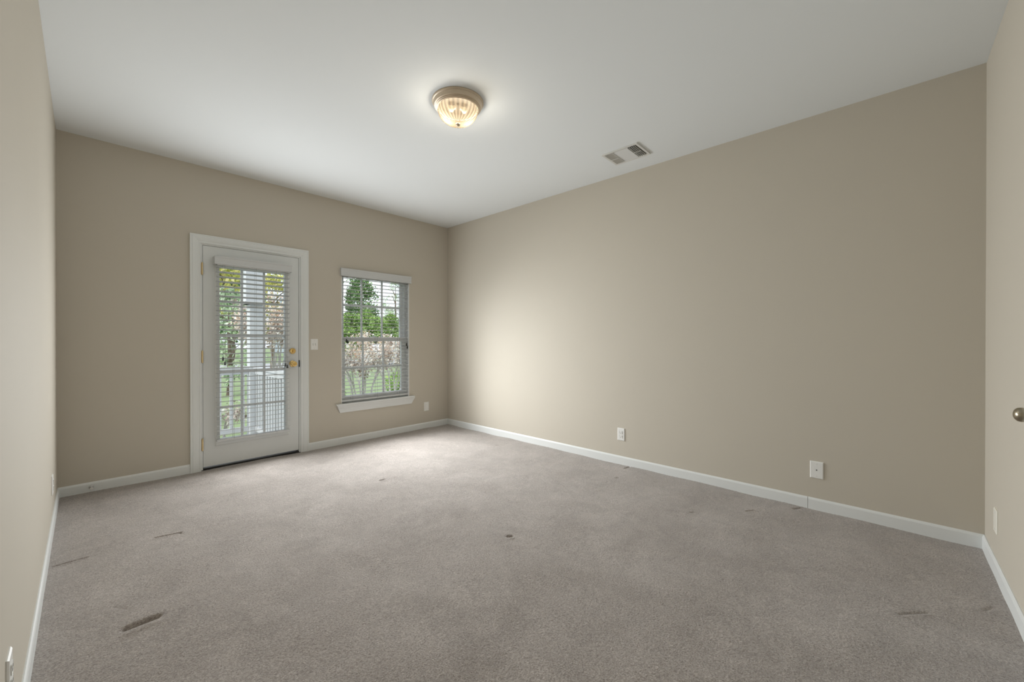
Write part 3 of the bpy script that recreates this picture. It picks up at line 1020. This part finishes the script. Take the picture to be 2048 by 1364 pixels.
tree('broadleaf_tree', ray_x(0.492, 52.5), 52.5, 10.6, 2.2, 'tall dark green tree showing left of centre in the window', 'leaf_dark', 'round', 66, 120, 0.145)
tree('broadleaf_tree', ray_x(0.592, 58.5), 58.5, 12.4, 2.0, 'thin pale tree with gaps at the right side of the window', 'leaf_pale', 'round', 34, 60, 0.13)
tree('broadleaf_tree', ray_x(0.4615, 48.4), 48.4, 8.4, 0.85, 'slim dark conical tree at the left edge of the window', 'leaf_dark', 'cone', 40, 50, 0.15)
for sl, y, h, r, lab in ((0.466, 40, 4.4, 1.25, 'fresh green low tree at the left edge of the window'),
                         (0.540, 40, 4.2, 1.25, 'fresh green low tree in the middle of the window'),
                         (0.622, 42, 4.7, 1.2, 'fresh green low tree at the right side of the window'),
                         (0.505, 46.0, 5.6, 1.15, 'fresh green low tree behind the gap left of the window middle'),
                         (0.578, 47.0, 5.4, 1.15, 'fresh green low tree behind the gap right of the window middle')):
    tree('broadleaf_tree', ray_x(sl, y), y, h, r, lab, 'leaf_mid', 'round', 54, 110, 0.12, low=0.1)
tree('broadleaf_tree', 4.6, 34, 8.0, 2.4, 'dark green tree seen through the left panes of the door', 'leaf_dark', 'round', 46, 60, 0.19)
tree('broadleaf_tree', ray_x(0.285, 16), 16, 4.6, 0.95, 'yellow green tree seen through the upper right panes of the door', 'leaf_yellow', 'round', 30, 60, 0.09, trunk=0.09, group='trees on the lawn', low=0.45)
tree('broadleaf_tree', ray_x(0.205, 13), 13, 4.9, 1.05, 'pale yellow tree seen through the upper left panes of the door', 'leaf_yellow', 'round', 30, 60, 0.09, trunk=0.09, group='trees on the lawn', low=0.55)
tree('broadleaf_tree', ray_x(0.205, 10.0), 10.0, 3.0, 0.8, 'pale green bushy tree seen through the left panes of the door', 'leaf_pale', 'round', 34, 60, 0.07, trunk=0.07, group='trees on the lawn', low=0.2)


def crepe(name, x, y, h, r, label, seed, leaf='leaf_dry', bloom=True, ncl=70):
    """Multi-stemmed shrub: pale forking stems carrying tufts of dry leaves."""
    rs = np.random.default_rng(seed)
    root = empty(name, (x, y, GZ), label, 'shrub', 'pale stemmed shrubs beside the porch')
    k = MB()
    tips = []
    for s in range(6):
        a = s * 2 * PI / 6 + rs.uniform(-0.4, 0.4)
        p0 = Vector((x + 0.06 * math.cos(a), y + 0.06 * math.sin(a), GZ))
        p1 = Vector((x + r * 0.35 * math.cos(a), y + r * 0.35 * math.sin(a), GZ + h * 0.45))
        k.tube([p0, (p0 + p1) / 2 + Vector((rs.uniform(-.04, .04), rs.uniform(-.04, .04), 0)), p1], [0.022, 0.017, 0.013], 7)
        for _ in range(3):
            b2 = a + rs.uniform(-0.9, 0.9)
            p2 = p1 + Vector((r * 0.35 * math.cos(b2), r * 0.35 * math.sin(b2), h * rs.uniform(0.15, 0.3)))
            k.tube([p1, (p1 + p2) / 2 + Vector((0, 0, 0.03)), p2], [0.012, 0.009, 0.006], 6)
            for _ in range(3):
                b3 = b2 + rs.uniform(-1.1, 1.1)
                p3 = p2 + Vector((r * 0.3 * math.cos(b3), r * 0.3 * math.sin(b3), h * rs.uniform(0.02, 0.24)))
                k.tube([p2, p3], [0.006, 0.003], 5)
                tips += [p3, (p2 + p3) / 2, p2]
    k.build('stems', M['pale_bark'], root)
    k = MB()
    pts = [rs.normal(0, 1, (14, 3)) * (0.055, 0.055, 0.05) + tuple(tips[rs.integers(len(tips))]) for _ in range(ncl)]
    leaf_cards(k.bm, np.concatenate(pts), 0.028)
    k.build('dry_leaves', M[leaf], root)['kind'] = 'stuff'
    if bloom:
        k = MB()
        hi = sorted(tips, key=lambda q: -q.z)[:max(6, len(tips) // 3)]
        pts = [rs.normal(0, 1, (26, 3)) * (0.05, 0.05, 0.055) + tuple(hi[rs.integers(len(hi))] + Vector((0, 0, 0.03))) for _ in range(ncl // 3)]
        leaf_cards(k.bm, np.concatenate(pts), 0.018)
        k.build('blooms', M['leaf_bloom'], root)['kind'] = 'stuff'
    return root


crepe('crepe_myrtle', -0.10, 2.35, 1.85, 0.52, 'pale stemmed shrub with dry leaves filling the lower left of the window', 11, ncl=130)
crepe('crepe_myrtle', 1.28, 3.7, 1.85, 0.60, 'pale stemmed shrub with dry leaves filling the lower right of the window', 12, ncl=120)
crepe('crepe_myrtle', -1.22, 3.3, 2.45, 0.55, 'pale stemmed shrub with dry leaves behind the porch side railing', 13, ncl=170)
crepe('crepe_myrtle', -2.15, 2.75, 0.75, 0.38, 'small dry shrub low behind the porch railing', 14, ncl=36, bloom=False)

for (x, y, r, lab) in ((0.35, 5.0, 0.45, 'rounded green bush on the lawn at the lower left of the window'),
                       (2.9, 6.0, 0.5, 'rounded green bush on the lawn behind the shrubs at the lower right of the window'),
                       (-2.2, 5.6, 0.5, 'rounded green bush on the lawn behind the porch railing')):
    root = empty('round_bush', (x, y, GZ), lab, 'bush', 'round bushes on the lawn')
    k = MB()
    k.tube([(x, y, GZ), (x, y, GZ + r * 0.8)], [0.03, 0.015], 7)
    k.build('stem', M['bark'], root)
    k = MB()
    v = rng.normal(0, 1, (900, 3))
    v = v / np.linalg.norm(v, axis=1)[:, None] * rng.uniform(0.6, 1, (900, 1)) * (r, r, r * 0.8) + (x, y, GZ + r * 0.75)
    leaf_cards(k.bm, v, 0.045)
    k.build('foliage', M['leaf_mid'], root)

# ------------------------------------------------------------------ neighbour house and parked car
hs = empty('neighbour_house', (15.9, 46, GZ), 'blue grey house glimpsed at the left edge of the window', 'house')
boxes('siding', M['siding'], hs, (13.2, 18.6, 46.0, 54.0, GZ, 3.6))
k = MB()
k.prism([(-0.4, 0), (8.4, 0), (4.0, 3.0)], (12.9, 46, 3.6), (18.9, 46, 3.6), (0, 1, 0), (0, 0, 1))
k.build('roof', M['roofing'], hs)
for xw in (14.2, 15.9, 17.6):
    f = boxes('window_frame', M['porch_white'], hs, (xw - 0.55, xw + 0.55, 45.94, 45.999, 0.9, 2.3))
    boxes('pane', M['carglass'], f, (xw - 0.45, xw + 0.45, 45.92, 45.938, 1.0, 2.2))

cr = empty('parked_car', (11.4, 20.6, GZ - 0.02), 'pale parked car on the street behind the window shrubs', 'car')
cy0, cy1 = 19.7, 21.5
z0 = GZ - 0.02
k = MB()
body = [(-2.2, 0.30), (-2.2, 0.75), (-2.0, 0.88), (-1.0, 0.95), (1.15, 0.95), (2.0, 0.85), (2.2, 0.65), (2.2, 0.30)]
k.prism([(u, v) for u, v in body], (11.4, cy0, z0), (11.4, cy1, z0), (1, 0, 0), (0, 0, 1))
k.build('body', M['carpaint'], cr)
k = MB()
cab = [(-1.75, 0.951), (-1.25, 1.42), (0.25, 1.44), (1.05, 0.951)]
k.prism(cab, (11.4, cy0 + 0.10, z0), (11.4, cy1 - 0.10, z0), (1, 0, 0), (0, 0, 1))
k.build('cabin', M['carpaint'], cr)
k = MB()
k.prism([(-1.45, 1.0), (-1.15, 1.35), (-0.45, 1.37), (-0.45, 1.0)], (11.4, cy0 + 0.085, z0), (11.4, cy0 + 0.0995, z0), (1, 0, 0), (0, 0, 1))
k.prism([(-0.37, 1.0), (-0.37, 1.37), (0.2, 1.38), (0.82, 1.0)], (11.4, cy0 + 0.085, z0), (11.4, cy0 + 0.0995, z0), (1, 0, 0), (0, 0, 1))
k.build('side_window', M['carglass'], cr)
for xw in (-1.4, 1.4):
    for yw in (cy0 + 0.08, cy1 - 0.08):
        k = MB()
        k.lathe([(0, -0.09), (0.29, -0.09), (0.32, -0.06), (0.32, 0.06), (0.29, 0.09), (0, 0.09)], 28, Matrix.Translation((11.4 + xw, yw, z0 + 0.32)) @ FWD)
        k.build('wheel', M['tyre'], cr)
